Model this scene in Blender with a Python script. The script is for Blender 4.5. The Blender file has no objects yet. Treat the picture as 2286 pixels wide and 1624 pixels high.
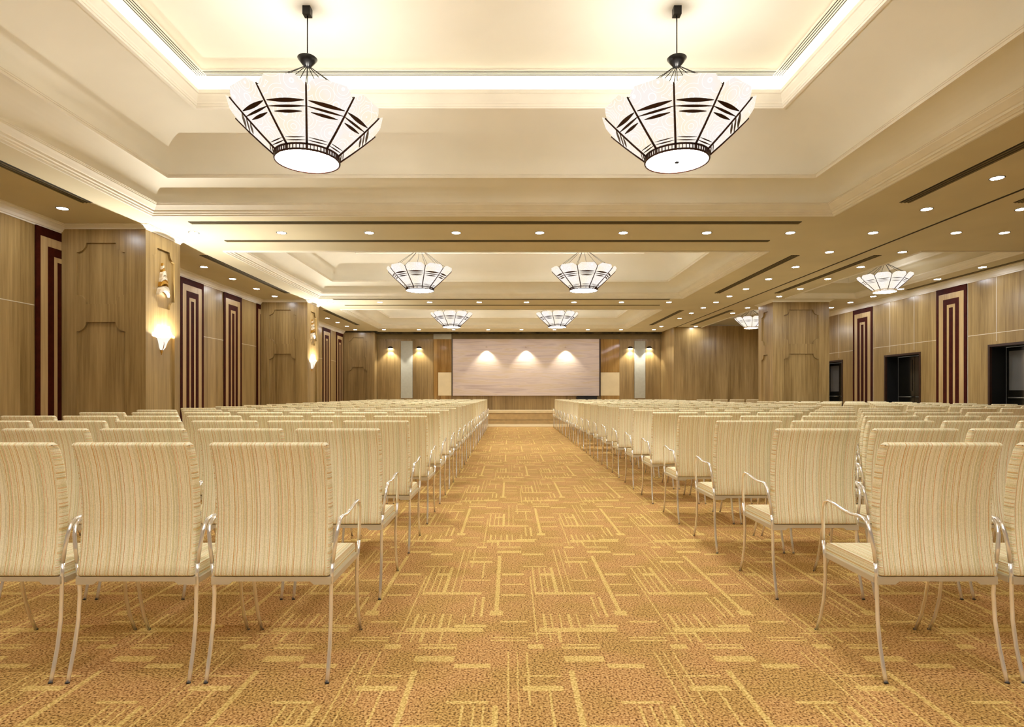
import bpy, bmesh, math, random
from mathutils import Vector
from mathutils.geometry import tessellate_polygon

# ------------------------------------------------------------------ camera, world, exposure
sc = bpy.context.scene
C = sc.collection
cam_data = bpy.data.cameras.new('camera')
cam = bpy.data.objects.new('camera', cam_data)
C.objects.link(cam)
cam.location = (0, 0, 1.1)
cam.rotation_euler = (math.pi / 2, 0, 0)
cam_data.sensor_width = 36.0
cam_data.lens = 36.0 * 1310 / 2286
cam_data.shift_x = 6 / 2286
cam_data.shift_y = 67 / 2286
cam_data.clip_start = 0.05
cam_data.clip_end = 200
sc.camera = cam
world = bpy.data.worlds.new('world')
sc.world = world
world.use_nodes = True
world.node_tree.nodes['Background'].inputs[0].default_value = (1.0, 0.9, 0.72, 1)
world.node_tree.nodes['Background'].inputs[1].default_value = 0.2
sc.view_settings.view_transform = 'Standard'
sc.view_settings.look = 'None'
sc.view_settings.exposure = 0.84
sc.view_settings.gamma = 1.0
sc.view_settings.use_curve_mapping = False
sc.cycles.max_bounces = 6
sc.cycles.diffuse_bounces = 4
sc.cycles.adaptive_threshold = 0.04
sc.cycles.glossy_bounces = 3
sc.cycles.sample_clamp_indirect = 6.0

# lamp strengths, all in one place
E_REAR_FILL = 5.0    # unseen chandelier pair behind the camera, added to light the chair backs
E_DIFFUSER = 42.0      # round bottom glass of a chandelier
E_PETAL = 0.64        # its flared glass panels
P_BOWL = 27.0         # bulbs inside the bowl, W
E_DOWN = 110.0         # downlight lens
P_COVE = 1.7          # cove strip, W per metre
P_SCONCE = 145.0
P_SPOT = 48.0

# room measures (metres; camera at x=0, y=0, looking along +y)
ZC = 3.43
XL, XR, XP = -6.21, 9.21, -5.03
Y0, YB = -5.0, 22.35
YE, XS = 20.6, 5.77
CX0, CX1 = -4.64, 4.21
CY = [(-3.70, 0.98), (2.95, 7.63), (9.60, 14.28), (16.22, 20.85)]
RX0, RX1 = 6.75, 8.45
PR = (6.56, 7.96, 14.60, 15.45)     # free-standing pillar: x0, x1, y0, y1
PILLARS = [(8.117, 8.965), (14.62, 15.47), (21.90, 22.35)]


# ------------------------------------------------------------------ materials
def nodes_of(name):
    m = bpy.data.materials.new(name)
    m.use_nodes = True
    nt = m.node_tree
    return m, nt, nt.nodes['Principled BSDF']


def N(nt, kind, **kw):
    n = nt.nodes.new(kind)
    for k, v in kw.items():
        setattr(n, k, v)
    return n


def math_node(nt, op, a, b=None, clamp=False):
    n = nt.nodes.new('ShaderNodeMath')
    n.operation = op
    n.use_clamp = clamp
    for i, v in enumerate((a, b)):
        if v is None:
            continue
        if isinstance(v, (int, float)):
            n.inputs[i].default_value = v
        else:
            nt.links.new(v, n.inputs[i])
    return n.outputs[0]


def ramp(nt, fac, stops, mode='LINEAR'):
    r = nt.nodes.new('ShaderNodeValToRGB')
    r.color_ramp.interpolation = mode
    el = r.color_ramp.elements
    while len(el) > 1:
        el.remove(el[-1])
    el[0].position = stops[0][0]
    el[0].color = (*stops[0][1], 1)
    for p, c in stops[1:]:
        e = el.new(p)
        e.color = (*c, 1)
    nt.links.new(fac, r.inputs[0])
    return r.outputs[0]


def lin(r, g, b):
    f = lambda c: (c / 255 / 12.92) if c / 255 <= 0.04045 else ((c / 255 + 0.055) / 1.055) ** 2.4
    return (f(r), f(g), f(b))


def plain(name, col, rough=0.6, metal=0.0, noise=0.0, scale=6.0, bump=0.0, spec=0.5):
    m, nt, b = nodes_of(name)
    b.inputs['Roughness'].default_value = rough
    b.inputs['Metallic'].default_value = metal
    b.inputs['Specular IOR Level'].default_value = spec
    tc = N(nt, 'ShaderNodeNewGeometry')
    nz = N(nt, 'ShaderNodeTexNoise')
    nz.inputs['Scale'].default_value = scale
    nz.inputs['Detail'].default_value = 3
    nt.links.new(tc.outputs['Position'], nz.inputs['Vector'])
    lo = tuple(c * (1 - noise) for c in col)
    hi = tuple(min(1, c * (1 + noise)) for c in col)
    nt.links.new(ramp(nt, nz.outputs['Fac'], [(0.3, lo), (0.7, hi)]), b.inputs['Base Color'])
    if bump:
        bp = N(nt, 'ShaderNodeBump')
        bp.inputs['Strength'].default_value = bump
        bp.inputs['Distance'].default_value = 0.003
        nt.links.new(nz.outputs['Fac'], bp.inputs['Height'])
        nt.links.new(bp.outputs['Normal'], b.inputs['Normal'])
    return m


def wood(name, dark, light, rough=0.3, board=0.31, spec=0.5):
    """vertical-grain veneer; works on faces looking along x or along y"""
    m, nt, b = nodes_of(name)
    geo = N(nt, 'ShaderNodeNewGeometry')
    sep = N(nt, 'ShaderNodeSeparateXYZ')
    nt.links.new(geo.outputs['Position'], sep.inputs[0])
    u = math_node(nt, 'ADD', sep.outputs[0], sep.outputs[1])
    comb = N(nt, 'ShaderNodeCombineXYZ')
    nt.links.new(math_node(nt, 'MULTIPLY', u, 26.0), comb.inputs[0])
    nt.links.new(math_node(nt, 'MULTIPLY', sep.outputs[2], 0.9), comb.inputs[1])
    nz = N(nt, 'ShaderNodeTexNoise')
    nz.inputs['Scale'].default_value = 1.0
    nz.inputs['Detail'].default_value = 6
    nz.inputs['Roughness'].default_value = 0.65
    nt.links.new(comb.outputs[0], nz.inputs['Vector'])
    comb2 = N(nt, 'ShaderNodeCombineXYZ')
    nt.links.new(math_node(nt, 'MULTIPLY', u, 5.0), comb2.inputs[0])
    nt.links.new(math_node(nt, 'MULTIPLY', sep.outputs[2], 0.35), comb2.inputs[1])
    nz2 = N(nt, 'ShaderNodeTexNoise')
    nz2.inputs['Scale'].default_value = 1.0
    nz2.inputs['Detail'].default_value = 2
    nt.links.new(comb2.outputs[0], nz2.inputs['Vector'])
    wn = N(nt, 'ShaderNodeTexWhiteNoise', noise_dimensions='1D')
    nt.links.new(math_node(nt, 'FLOOR', math_node(nt, 'DIVIDE', u, board)), wn.inputs['W'])
    f = math_node(nt, 'ADD', math_node(nt, 'MULTIPLY', nz.outputs['Fac'], 0.55),
                  math_node(nt, 'ADD', math_node(nt, 'MULTIPLY', nz2.outputs['Fac'], 0.35),
                            math_node(nt, 'MULTIPLY', wn.outputs['Value'], 0.12)))
    nt.links.new(ramp(nt, f, [(0.34, dark), (0.66, light)]), b.inputs['Base Color'])
    b.inputs['Roughness'].default_value = rough
    b.inputs['Specular IOR Level'].default_value = spec
    bp = N(nt, 'ShaderNodeBump')
    bp.inputs['Strength'].default_value = 0.12
    bp.inputs['Distance'].default_value = 0.002
    nt.links.new(nz.outputs['Fac'], bp.inputs['Height'])
    nt.links.new(bp.outputs['Normal'], b.inputs['Normal'])
    return m


def fabric(name, axis):
    """cream weave with fine olive, ochre and orange threads; stripes change along AXIS (0 = x, 2 = z)"""
    m, nt, b = nodes_of(name)
    tc = N(nt, 'ShaderNodeTexCoord')
    sep = N(nt, 'ShaderNodeSeparateXYZ')
    nt.links.new(tc.outputs['Object'], sep.inputs[0])
    x = math_node(nt, 'ADD', sep.outputs[axis], 3.0)
    wn = N(nt, 'ShaderNodeTexWhiteNoise', noise_dimensions='1D')
    nt.links.new(math_node(nt, 'FLOOR', math_node(nt, 'MULTIPLY', x, 640.0)), wn.inputs['W'])
    cream, pale, sand, olive = lin(240, 228, 190), lin(246, 237, 206), lin(232, 218, 170), lin(214, 202, 146)
    ochre, orange, grey = lin(226, 190, 116), lin(208, 120, 40), lin(208, 198, 158)
    base = ramp(nt, wn.outputs['Value'], [(0, cream), (0.28, pale), (0.52, sand), (0.66, olive), (0.76, cream), (0.90, grey), (0.96, ochre)], 'CONSTANT')
    # every 27 mm one fine orange thread, at a different place in each repeat
    cell = math_node(nt, 'MULTIPLY', x, 36.0)
    wn2 = N(nt, 'ShaderNodeTexWhiteNoise', noise_dimensions='1D')
    nt.links.new(math_node(nt, 'FLOOR', cell), wn2.inputs['W'])
    gap = math_node(nt, 'ABSOLUTE', math_node(nt, 'SUBTRACT', math_node(nt, 'FRACT', cell),
                                              math_node(nt, 'ADD', math_node(nt, 'MULTIPLY', wn2.outputs['Value'], 0.8), 0.1)))
    accent = math_node(nt, 'LESS_THAN', gap, 0.034)
    mx = N(nt, 'ShaderNodeMix', data_type='RGBA')
    nt.links.new(math_node(nt, 'MULTIPLY', accent, 0.7), mx.inputs[0])
    nt.links.new(base, mx.inputs[6])
    mx.inputs[7].default_value = (*lin(218, 132, 48), 1)
    # weave
    wv = N(nt, 'ShaderNodeTexNoise')
    wv.inputs['Scale'].default_value = 260.0
    wv.inputs['Detail'].default_value = 1
    nt.links.new(tc.outputs['Object'], wv.inputs['Vector'])
    mul = N(nt, 'ShaderNodeMix', data_type='RGBA', blend_type='MULTIPLY')
    mul.inputs[0].default_value = 1.0
    nt.links.new(mx.outputs[2], mul.inputs[6])
    nt.links.new(ramp(nt, wv.outputs['Fac'], [(0.3, (0.86, 0.86, 0.83)), (0.6, (1, 1, 1))]), mul.inputs[7])
    nt.links.new(mul.outputs[2], b.inputs['Base Color'])
    b.inputs['Roughness'].default_value = 0.9
    b.inputs['Specular IOR Level'].default_value = 0.15
    bp = N(nt, 'ShaderNodeBump')
    bp.inputs['Strength'].default_value = 0.35
    bp.inputs['Distance'].default_value = 0.0015
    nt.links.new(wv.outputs['Fac'], bp.inputs['Height'])
    nt.links.new(bp.outputs['Normal'], b.inputs['Normal'])
    return m


def emitter(name, col, strength):
    m = bpy.data.materials.new(name)
    m.use_nodes = True
    nt = m.node_tree
    nt.nodes.clear()
    out = N(nt, 'ShaderNodeOutputMaterial')
    e = N(nt, 'ShaderNodeEmission')
    e.inputs[0].default_value = (*col, 1)
    e.inputs[1].default_value = strength
    nt.links.new(e.outputs[0], out.inputs[0])
    return m


def petal_glass():
    """lit alabaster glass with white looping veins"""
    m = emitter('lit_alabaster_glass', (1, 1, 1), E_PETAL)
    nt = m.node_tree
    e = next(n for n in nt.nodes if n.type == 'EMISSION')
    tc = N(nt, 'ShaderNodeTexCoord')
    vo = N(nt, 'ShaderNodeTexVoronoi')
    vo.inputs['Scale'].default_value = 6.5
    nt.links.new(tc.outputs['Object'], vo.inputs['Vector'])
    s = math_node(nt, 'SINE', math_node(nt, 'MULTIPLY', vo.outputs['Distance'], 38.0))
    line = math_node(nt, 'GREATER_THAN', s, 0.93)
    nz = N(nt, 'ShaderNodeTexNoise')
    nz.inputs['Scale'].default_value = 4.0
    nt.links.new(tc.outputs['Object'], nz.inputs['Vector'])
    base = ramp(nt, nz.outputs['Fac'], [(0.35, (0.90, 0.78, 0.60)), (0.65, (0.86, 0.80, 0.76))])
    mx = N(nt, 'ShaderNodeMix', data_type='RGBA')
    nt.links.new(line, mx.inputs[0])
    nt.links.new(base, mx.inputs[6])
    mx.inputs[7].default_value = (1.06, 1.0, 0.92, 1)
    nt.links.new(mx.outputs[2], e.inputs[0])
    return m


def carpet():
    """repeating tile 0.62 m wide and 1.64 m long, every second course shifted half a tile"""
    m, nt, b = nodes_of('patterned_carpet')
    TW, TL = 0.622, 1.643
    geo = N(nt, 'ShaderNodeNewGeometry')
    dist = N(nt, 'ShaderNodeTexNoise')
    dist.inputs['Scale'].default_value = 70.0
    dist.inputs['Detail'].default_value = 1
    nt.links.new(geo.outputs['Position'], dist.inputs['Vector'])
    sep = N(nt, 'ShaderNodeSeparateXYZ')
    nt.links.new(geo.outputs['Position'], sep.inputs[0])
    jit = math_node(nt, 'MULTIPLY', math_node(nt, 'SUBTRACT', dist.outputs['Fac'], 0.5), 0.012)
    X = math_node(nt, 'ADD', sep.outputs[0], jit)
    Y = math_node(nt, 'ADD', sep.outputs[1], jit)
    yv = math_node(nt, 'DIVIDE', math_node(nt, 'ADD', Y, 0.7 + 10 * TL), TL)
    row = math_node(nt, 'FLOOR', yv)
    v = math_node(nt, 'FRACT', yv)
    par = math_node(nt, 'MODULO', row, 2.0)
    xu = math_node(nt, 'ADD', math_node(nt, 'DIVIDE', math_node(nt, 'ADD', X, 20 * TW + 0.1), TW),
                   math_node(nt, 'MULTIPLY', par, 0.5))
    u = math_node(nt, 'FRACT', xu)

    def steps(c, spans, size):
        st = [(0.0, (0, 0, 0))]
        for a, bb in sorted(spans):
            st.append((max(0.0005, a / size), (1, 1, 1)))
            st.append((min(0.9995, bb / size), (0, 0, 0)))
        return ramp(nt, c, st, 'CONSTANT')
    # groups of strokes: (list of x spans, list of y spans), metres inside one tile
    G = [
        ([(0.022, 0.044)], [(0.38, 1.38)]),
        ([(0.0, 0.067)], [(0.32, 0.38)]),
        ([(0.24, 0.25), (0.28, 0.288), (0.315, 0.322), (0.352, 0.37), (0.402, 0.41), (0.44, 0.447)], [(0.66, 1.12)]),
        ([(0.402, 0.41), (0.44, 0.447), (0.48, 0.487)], [(1.12, 1.55)]),
        ([(0.28, 0.37)], [(0.95, 1.0)]),
        ([(0.24, 0.57)], [(0.62, 0.655)]),
        ([(0.055, 0.185)], [(0.96, 1.0), (0.60, 0.625), (0.78, 0.80), (0.23, 0.25)]),
        ([(0.185, 0.335)], [(1.13, 1.15), (1.40, 1.44), (0.09, 0.105)]),
        ([(0.015, 0.18)], [(1.46, 1.51), (1.585, 1.6), (1.615, 1.63), (0.015, 0.03), (0.045, 0.06)]),
        ([(0.22, 0.228)], [(0.0, 0.94)]),
        ([(0.26, 0.275), (0.30, 0.307), (0.345, 0.352), (0.385, 0.40), (0.43, 0.437), (0.50, 0.507)], [(0.165, 0.34)]),
        ([(0.28, 0.287), (0.32, 0.335), (0.41, 0.417)], [(0.0, 0.12)]),
        ([(0.24, 0.60)], [(0.12, 0.165)]),
        ([(0.46, 0.61)], [(0.17, 0.20), (1.22, 1.26), (1.33, 1.345), (0.86, 0.875)]),
        ([(0.535, 0.545), (0.575, 0.59)], [(0.30, 0.58)]),
        ([(0.49, 0.56)], [(1.58, 1.63)]),
        ([(0.555, 0.565)], [(0.9, 1.25)]),
    ]
    tot = None
    for xs, ys in G:
        p = math_node(nt, 'MULTIPLY', steps(u, xs, TW), steps(v, ys, TL))
        tot = p if tot is None else math_node(nt, 'MAXIMUM', tot, p)
    # two-tone ground of pile flecks
    fl = N(nt, 'ShaderNodeTexNoise')
    fl.inputs['Scale'].default_value = 120.0
    fl.inputs['Detail'].default_value = 2
    nt.links.new(geo.outputs['Position'], fl.inputs['Vector'])
    hue = N(nt, 'ShaderNodeTexNoise')
    hue.inputs['Scale'].default_value = 3.4
    nt.links.new(geo.outputs['Position'], hue.inputs['Vector'])
    warm = ramp(nt, fl.outputs['Fac'], [(0.34, lin(96, 62, 30)), (0.47, lin(182, 134, 78)), (0.62, lin(214, 172, 112))])
    green = ramp(nt, fl.outputs['Fac'], [(0.34, lin(92, 66, 30)), (0.47, lin(170, 130, 70)), (0.62, lin(206, 168, 100))])
    ground = N(nt, 'ShaderNodeMix', data_type='RGBA')
    nt.links.new(ramp(nt, hue.outputs['Fac'], [(0.4, (0, 0, 0)), (0.6, (1, 1, 1))]), ground.inputs[0])
    nt.links.new(warm, ground.inputs[6])
    nt.links.new(green, ground.inputs[7])
    yellow = ramp(nt, fl.outputs['Fac'], [(0.3, lin(180, 144, 72)), (0.5, lin(222, 192, 112)), (0.65, lin(238, 214, 144))])
    mx = N(nt, 'ShaderNodeMix', data_type='RGBA')
    nt.links.new(math_node(nt, 'MULTIPLY', tot, 0.7), mx.inputs[0])
    nt.links.new(ground.outputs[2], mx.inputs[6])
    nt.links.new(yellow, mx.inputs[7])
    nt.links.new(mx.outputs[2], b.inputs['Base Color'])
    b.inputs['Roughness'].default_value = 0.95
    b.inputs['Specular IOR Level'].default_value = 0.1
    bp = N(nt, 'ShaderNodeBump')
    bp.inputs['Strength'].default_value = 0.5
    bp.inputs['Distance'].default_value = 0.004
    nt.links.new(fl.outputs['Fac'], bp.inputs['Height'])
    nt.links.new(bp.outputs['Normal'], b.inputs['Normal'])
    return m


def wavy_stone():
    m, nt, b = nodes_of('wavy_pinkish_panel')
    geo = N(nt, 'ShaderNodeNewGeometry')
    mp = N(nt, 'ShaderNodeMapping')
    mp.inputs['Scale'].default_value = (0.5, 1, 7.0)
    nt.links.new(geo.outputs['Position'], mp.inputs['Vector'])
    nz = N(nt, 'ShaderNodeTexNoise')
    nz.inputs['Scale'].default_value = 1.6
    nz.inputs['Detail'].default_value = 5
    nz.inputs['Distortion'].default_value = 0.6
    nt.links.new(mp.outputs[0], nz.inputs['Vector'])
    nt.links.new(ramp(nt, nz.outputs['Fac'], [(0.3, lin(178, 158, 148)), (0.5, lin(200, 182, 170)), (0.62, lin(194, 172, 146)), (0.75, lin(208, 192, 180))]), b.inputs['Base Color'])
    b.inputs['Roughness'].default_value = 0.6
    return m


M = {}
M['paint'] = plain('cream_ceiling_paint', lin(244, 240, 228), 0.75, noise=0.03, scale=1.2, spec=0.2)
M['soffit'] = plain('beige_ceiling_paint', lin(222, 212, 184), 0.75, noise=0.05, scale=1.0, spec=0.2)
M['trim'] = plain('cream_plaster_trim', lin(246, 241, 230), 0.6, noise=0.03, scale=4, spec=0.3)
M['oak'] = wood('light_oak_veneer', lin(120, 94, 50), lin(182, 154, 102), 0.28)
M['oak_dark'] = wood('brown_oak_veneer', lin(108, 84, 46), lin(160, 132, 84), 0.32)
M['inlay'] = plain('dark_red_brown_inlay', lin(60, 18, 8), 0.6, spec=0.08, noise=0.25, scale=14)
M['inlay_light'] = wood('pale_oak_inlay', lin(158, 126, 78), lin(200, 172, 122), 0.32)
M['joint'] = plain('white_joint_strip', lin(226, 218, 196), 0.35, metal=0.2)
M['fab_x'] = fabric('striped_fabric', 0)
M['fab_z'] = fabric('striped_fabric_edge', 2)
M['chrome'] = plain('brushed_chrome', lin(246, 243, 236), 0.14, metal=0.7, noise=0.03)
M['rail'] = plain('painted_steel_rail', lin(206, 196, 170), 0.4, metal=0.4)
M['rubber'] = plain('black_rubber', lin(26, 22, 18), 0.7)
M['black'] = plain('black_metal', lin(16, 14, 13), 0.35, metal=0.3)
M['bronze'] = plain('dark_bronze', lin(58, 26, 14), 0.35, metal=0.3, noise=0.2, scale=20)
M['ring_cream'] = plain('cream_lamp_ring', lin(236, 214, 172), 0.5)
M['petal'] = petal_glass()
M['petal_fill'] = emitter('rear_fill_glass', (0.94, 0.98, 1.02), E_REAR_FILL)
M['diffuser'] = emitter('lit_round_diffuser', (0.94, 0.97, 1.02), E_DIFFUSER)
M['lens'] = emitter('downlight_lens', (0.94, 0.97, 1.02), E_DOWN)
M['slot'] = plain('dark_vent_slot', lin(38, 33, 22), 0.7)
M['slat'] = plain('taupe_vent_slat', lin(130, 116, 84), 0.6)
M['door'] = plain('dark_smoked_door', lin(96, 94, 90), 0.15, noise=0.1, scale=2)
M['door_black'] = plain('near_black_door', lin(20, 18, 12), 0.12)
M['frame'] = plain('dark_walnut_frame', lin(48, 24, 12), 0.35, noise=0.2, scale=16)
M['reveal'] = plain('black_reveal', lin(10, 9, 8), 0.5)
M['steel'] = plain('dull_steel', lin(140, 138, 126), 0.35, metal=0.8)
M['screen'] = wavy_stone()
M['grey'] = plain('grey_green_fabric_panel', lin(168, 164, 146), 0.8, noise=0.05, scale=10)
M['cream_panel'] = plain('cream_stone_panel', lin(216, 196, 154), 0.4, noise=0.06, scale=3)
M['gloss'] = wood('polished_brown_veneer', lin(118, 84, 40), lin(170, 132, 76), 0.06)
M['stone'] = plain('beige_stone', lin(206, 182, 136), 0.4, noise=0.08, scale=5)
M['stone_mid'] = plain('tan_stone', lin(176, 144, 92), 0.4, noise=0.12, scale=6)
M['fascia'] = plain('olive_brown_fascia', lin(122, 102, 62), 0.7, noise=0.1, scale=3)
M['crown_shade'] = plain('painted_crown_shade', lin(70, 62, 42), 0.8, noise=0.75, scale=7)  # shade on the crown put into the colour as dark mottling
M['porcelain'] = plain('white_porcelain', lin(240, 228, 208), 0.25)
M['lit_porcelain'] = emitter('lit_white_porcelain', (1.0, 0.93, 0.80), 0.62)
M['gold'] = plain('pale_gold', lin(196, 148, 60), 0.3, metal=0.7)
M['carpet'] = carpet()


# ------------------------------------------------------------------ mesh helpers
class MB:
    """collects shapes for ONE mesh object"""

    def __init__(self):
        self.v, self.f, self.mi, self.sm, self.mats = [], [], [], [], []

    def m(self, mat):
        if mat not in self.mats:
            self.mats.append(mat)
        return self.mats.index(mat)

    def face(self, pts, mat, smooth=False):
        n = len(self.v)
        self.v += [tuple(p) for p in pts]
        self.f.append(tuple(range(n, n + len(pts))))
        self.mi.append(self.m(mat))
        self.sm.append(smooth)
        return self

    def grid(self, rings, mat, closed=True, smooth=True, cap=False, flip=False):
        n = len(self.v)
        k = len(rings[0])
        mi = self.m(mat)
        for r in rings:
            self.v += [tuple(p) for p in r]
        for i in range(len(rings) - 1):
            for j in range(k if closed else k - 1):
                a, b = n + i * k + j, n + i * k + (j + 1) % k
                q = (a, b, b + k, a + k)
                self.f.append(q[::-1] if flip else q)
                self.mi.append(mi)
                self.sm.append(smooth)
        if cap:
            for base, rev in ((n, True), (n + (len(rings) - 1) * k, False)):
                q = tuple(range(base, base + k))
                self.f.append(q[::-1] if rev else q)
                self.mi.append(mi)
                self.sm.append(False)
        return self

    def box(self, x0, x1, y0, y1, z0, z1, mat):
        p = [(x, y, z) for z in (z0, z1) for x, y in ((x0, y0), (x1, y0), (x1, y1), (x0, y1))]
        n = len(self.v)
        self.v += p
        for q in ((0, 3, 2, 1), (4, 5, 6, 7), (0, 1, 5, 4), (1, 2, 6, 5), (2, 3, 7, 6), (3, 0, 4, 7)):
            self.f.append(tuple(n + i for i in q))
            self.mi.append(self.m(mat))
            self.sm.append(False)
        return self

    def tube(self, pts, r, mat, seg=8, cap=True, flat=1.0):
        pts = [Vector(p) for p in pts]
        up = None
        rings = []
        for i, p in enumerate(pts):
            t = (pts[min(i + 1, len(pts) - 1)] - pts[max(i - 1, 0)]).normalized()
            if up is None:
                ref = Vector((1, 0, 0)) if abs(t.x) < 0.8 else Vector((0, 1, 0))
                up = (ref - t * ref.dot(t)).normalized()
            else:
                up = (up - t * up.dot(t)).normalized()
            w = t.cross(up)
            rr = r[i] if isinstance(r, (list, tuple)) else r
            rings.append([p + up * (rr * math.cos(2 * math.pi * j / seg)) + w * (rr * flat * math.sin(2 * math.pi * j / seg)) for j in range(seg)])
        return self.grid(rings, mat, cap=cap)

    def lathe(self, prof, mat, c=(0, 0, 0), seg=32, a0=0.0, a1=2 * math.pi, cap=False, smooth=True):
        full = abs(a1 - a0 - 2 * math.pi) < 1e-6
        n = seg if full else seg + 1
        rings = [[(c[0] + r * math.cos(a0 + (a1 - a0) * j / seg), c[1] + r * math.sin(a0 + (a1 - a0) * j / seg), c[2] + z) for j in range(n)] for r, z in prof]
        return self.grid(rings, mat, closed=full, smooth=smooth, cap=cap)

    def plate(self, outer, holes, to3, t, mat):
        """flat plate of thickness t with holes; to3(u, v, depth)"""
        loops = [outer] + holes
        tri = tessellate_polygon([[Vector((u, v, 0)) for u, v in l] for l in loops])
        flat = [p for l in loops for p in l]
        n = len(self.v)
        k = len(flat)
        self.v += [tuple(to3(u, v, 0)) for u, v in flat] + [tuple(to3(u, v, t)) for u, v in flat]
        mi = self.m(mat)
        for a, b, c in tri:
            self.f += [(n + a, n + b, n + c), (n + k + c, n + k + b, n + k + a)]
            self.mi += [mi, mi]
            self.sm += [False, False]
        off = 0
        for l in loops:
            for i in range(len(l)):
                a, b = n + off + i, n + off + (i + 1) % len(l)
                self.f.append((a, b, b + k, a + k))
                self.mi.append(mi)
                self.sm.append(False)
            off += len(l)
        return self

    def build(self, name, parent=None, fix=True):
        me = bpy.data.meshes.new(name)
        me.from_pydata(self.v, [], self.f)
        for mat in self.mats:
            me.materials.append(M[mat])
        me.polygons.foreach_set('material_index', self.mi)
        me.polygons.foreach_set('use_smooth', self.sm)
        if fix:
            bm = bmesh.new()
            bm.from_mesh(me)
            bmesh.ops.remove_doubles(bm, verts=bm.verts, dist=1e-5)
            bmesh.ops.recalc_face_normals(bm, faces=bm.faces)
            bm.to_mesh(me)
            bm.free()
        me.update()
        o = bpy.data.objects.new(name, me)
        C.objects.link(o)
        if parent is not None:
            o.parent = parent
        return o


def sweep_xy(mb, path, prof, z, mat, closed=False, smooth=False):
    """profile [(out, dz)] carried along a plan path; 'out' is to the left of the walking direction"""
    n = len(path)
    P = [Vector((a, b)) for a, b in path]
    nor = []
    for i in range(n):
        segs = []
        if closed or i > 0:
            segs.append((P[i] - P[i - 1]).normalized())
        if closed or i < n - 1:
            segs.append((P[(i + 1) % n] - P[i]).normalized())
        ns = [Vector((-s.y, s.x)) for s in segs]
        if len(ns) == 1:
            nor.append(ns[0])
        else:
            b = (ns[0] + ns[1]).normalized()
            nor.append(b / max(0.2, b.dot(ns[0])))
    rings = [[(P[i].x + nor[i].x * o, P[i].y + nor[i].y * o, z + dz) for i in range(n)] for o, dz in prof]
    return mb.grid(rings, mat, closed=closed, smooth=smooth)


def empty(name, loc, rz=0.0):
    o = bpy.data.objects.new(name, None)
    o.empty_display_size = 0.1
    C.objects.link(o)
    o.location = loc
    o.rotation_euler = (0, 0, rz)
    return o


def tag(o, label, cat, group=None):
    o['label'] = label
    o['category'] = cat
    if group:
        o['group'] = group
    return o


def structure(o, label=None):
    o['kind'] = 'structure'
    if label:
        o['label'] = label
    return o


def copy_tree(o, parent=None):
    c = o.copy()
    C.objects.link(c)
    c.parent = parent
    for ch in list(o.children):
        copy_tree(ch, c)
    return c


def lamp(name, kind, loc, energy, col, parent=None, rot=(0, 0, 0), **kw):
    d = bpy.data.lights.new(name, kind)
    d.energy = energy
    d.color = col
    for k, v in kw.items():
        setattr(d, k, v)
    o = bpy.data.objects.new(name, d)
    C.objects.link(o)
    o.location = loc
    o.rotation_euler = rot
    if parent is not None:
        o.parent = parent
    return o


WARM = (1.0, 0.98, 0.92)
ORD = ['first', 'second', 'third', 'fourth', 'fifth', 'sixth', 'seventh', 'eighth', 'ninth', 'tenth', 'eleventh', 'twelfth',
       'thirteenth', 'fourteenth', 'fifteenth', 'sixteenth', 'seventeenth', 'eighteenth', 'nineteenth']

# ------------------------------------------------------------------ the room
structure(MB().box(XL - 0.2, XR + 0.6, Y0 - 0.2, YB + 0.2, -0.1, 0.0, 'carpet').build('floor'), 'orange-brown carpet with a maze of yellow lines')

# main ceiling with rectangular openings for the coffers
xs = sorted({XL, CX0, CX1, RX0, RX1, XR})
ys = sorted({Y0, YB} | {a for p in CY for a in p})
mb = MB()
for i in range(len(xs) - 1):
    for j in range(len(ys) - 1):
        cx, cy = (xs[i] + xs[i + 1]) / 2, (ys[j] + ys[j + 1]) / 2
        if any(a < cy < b for a, b in CY) and (CX0 < cx < CX1 or RX0 < cx < RX1):
            continue
        mb.box(xs[i], xs[i + 1], ys[j], ys[j + 1], ZC, ZC + 0.06, 'soffit')
structure(mb.build('ceiling', fix=False), 'beige ceiling around the coffers')


def arc(e0, r0, e1, r1, n=7):
    """cove: starts vertical at (e0, r0) and ends level at (e1, r1)"""
    return [(e0 + (e1 - e0) * (1 - math.cos(t)), r0 + (r1 - r0) * math.sin(t)) for t in [math.pi / 2 * k / n for k in range(n + 1)]]


RISE = 1.15
prof_lo = [(-0.035, 0.0), (-0.035, -0.018), (-0.005, -0.022), (0.004, -0.004), (0.022, -0.004), (0.028, 0.012), (0.040, 0.018), (0.052, 0.016),
           (0.058, 0.036), (0.072, 0.040), (0.105, 0.066), (0.128, 0.082), (0.132, 0.094), (0.140, 0.094), (0.142, 0.104), (0.150, 0.104)]
prof_cove1 = arc(0.150, 0.104, 0.455, 0.318)
prof_trim2 = [(0.455, 0.318), (0.455, 0.300), (0.475, 0.300), (0.480, 0.325), (0.486, 0.325), (0.488, 0.338), (0.494, 0.338)]
prof_cove2 = arc(0.494, 0.338, 1.19, 0.80, 10)
prof_crown = [(1.19, 0.80), (1.19, 0.785), (1.222, 0.785), (1.224, 0.806), (1.231, 0.806), (1.233, 0.826), (1.238, 0.832), (1.238, 0.850), (1.246, 0.870),
              (1.258, 0.905), (1.262, 0.925), (1.274, 0.930), (1.276, 0.965), (1.10, 0.965), (0.72, 0.93), (0.72, RISE)]


def rect_path(x0, x1, y0, y1):
    return [(x0, y0), (x1, y0), (x1, y1), (x0, y1)]


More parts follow.
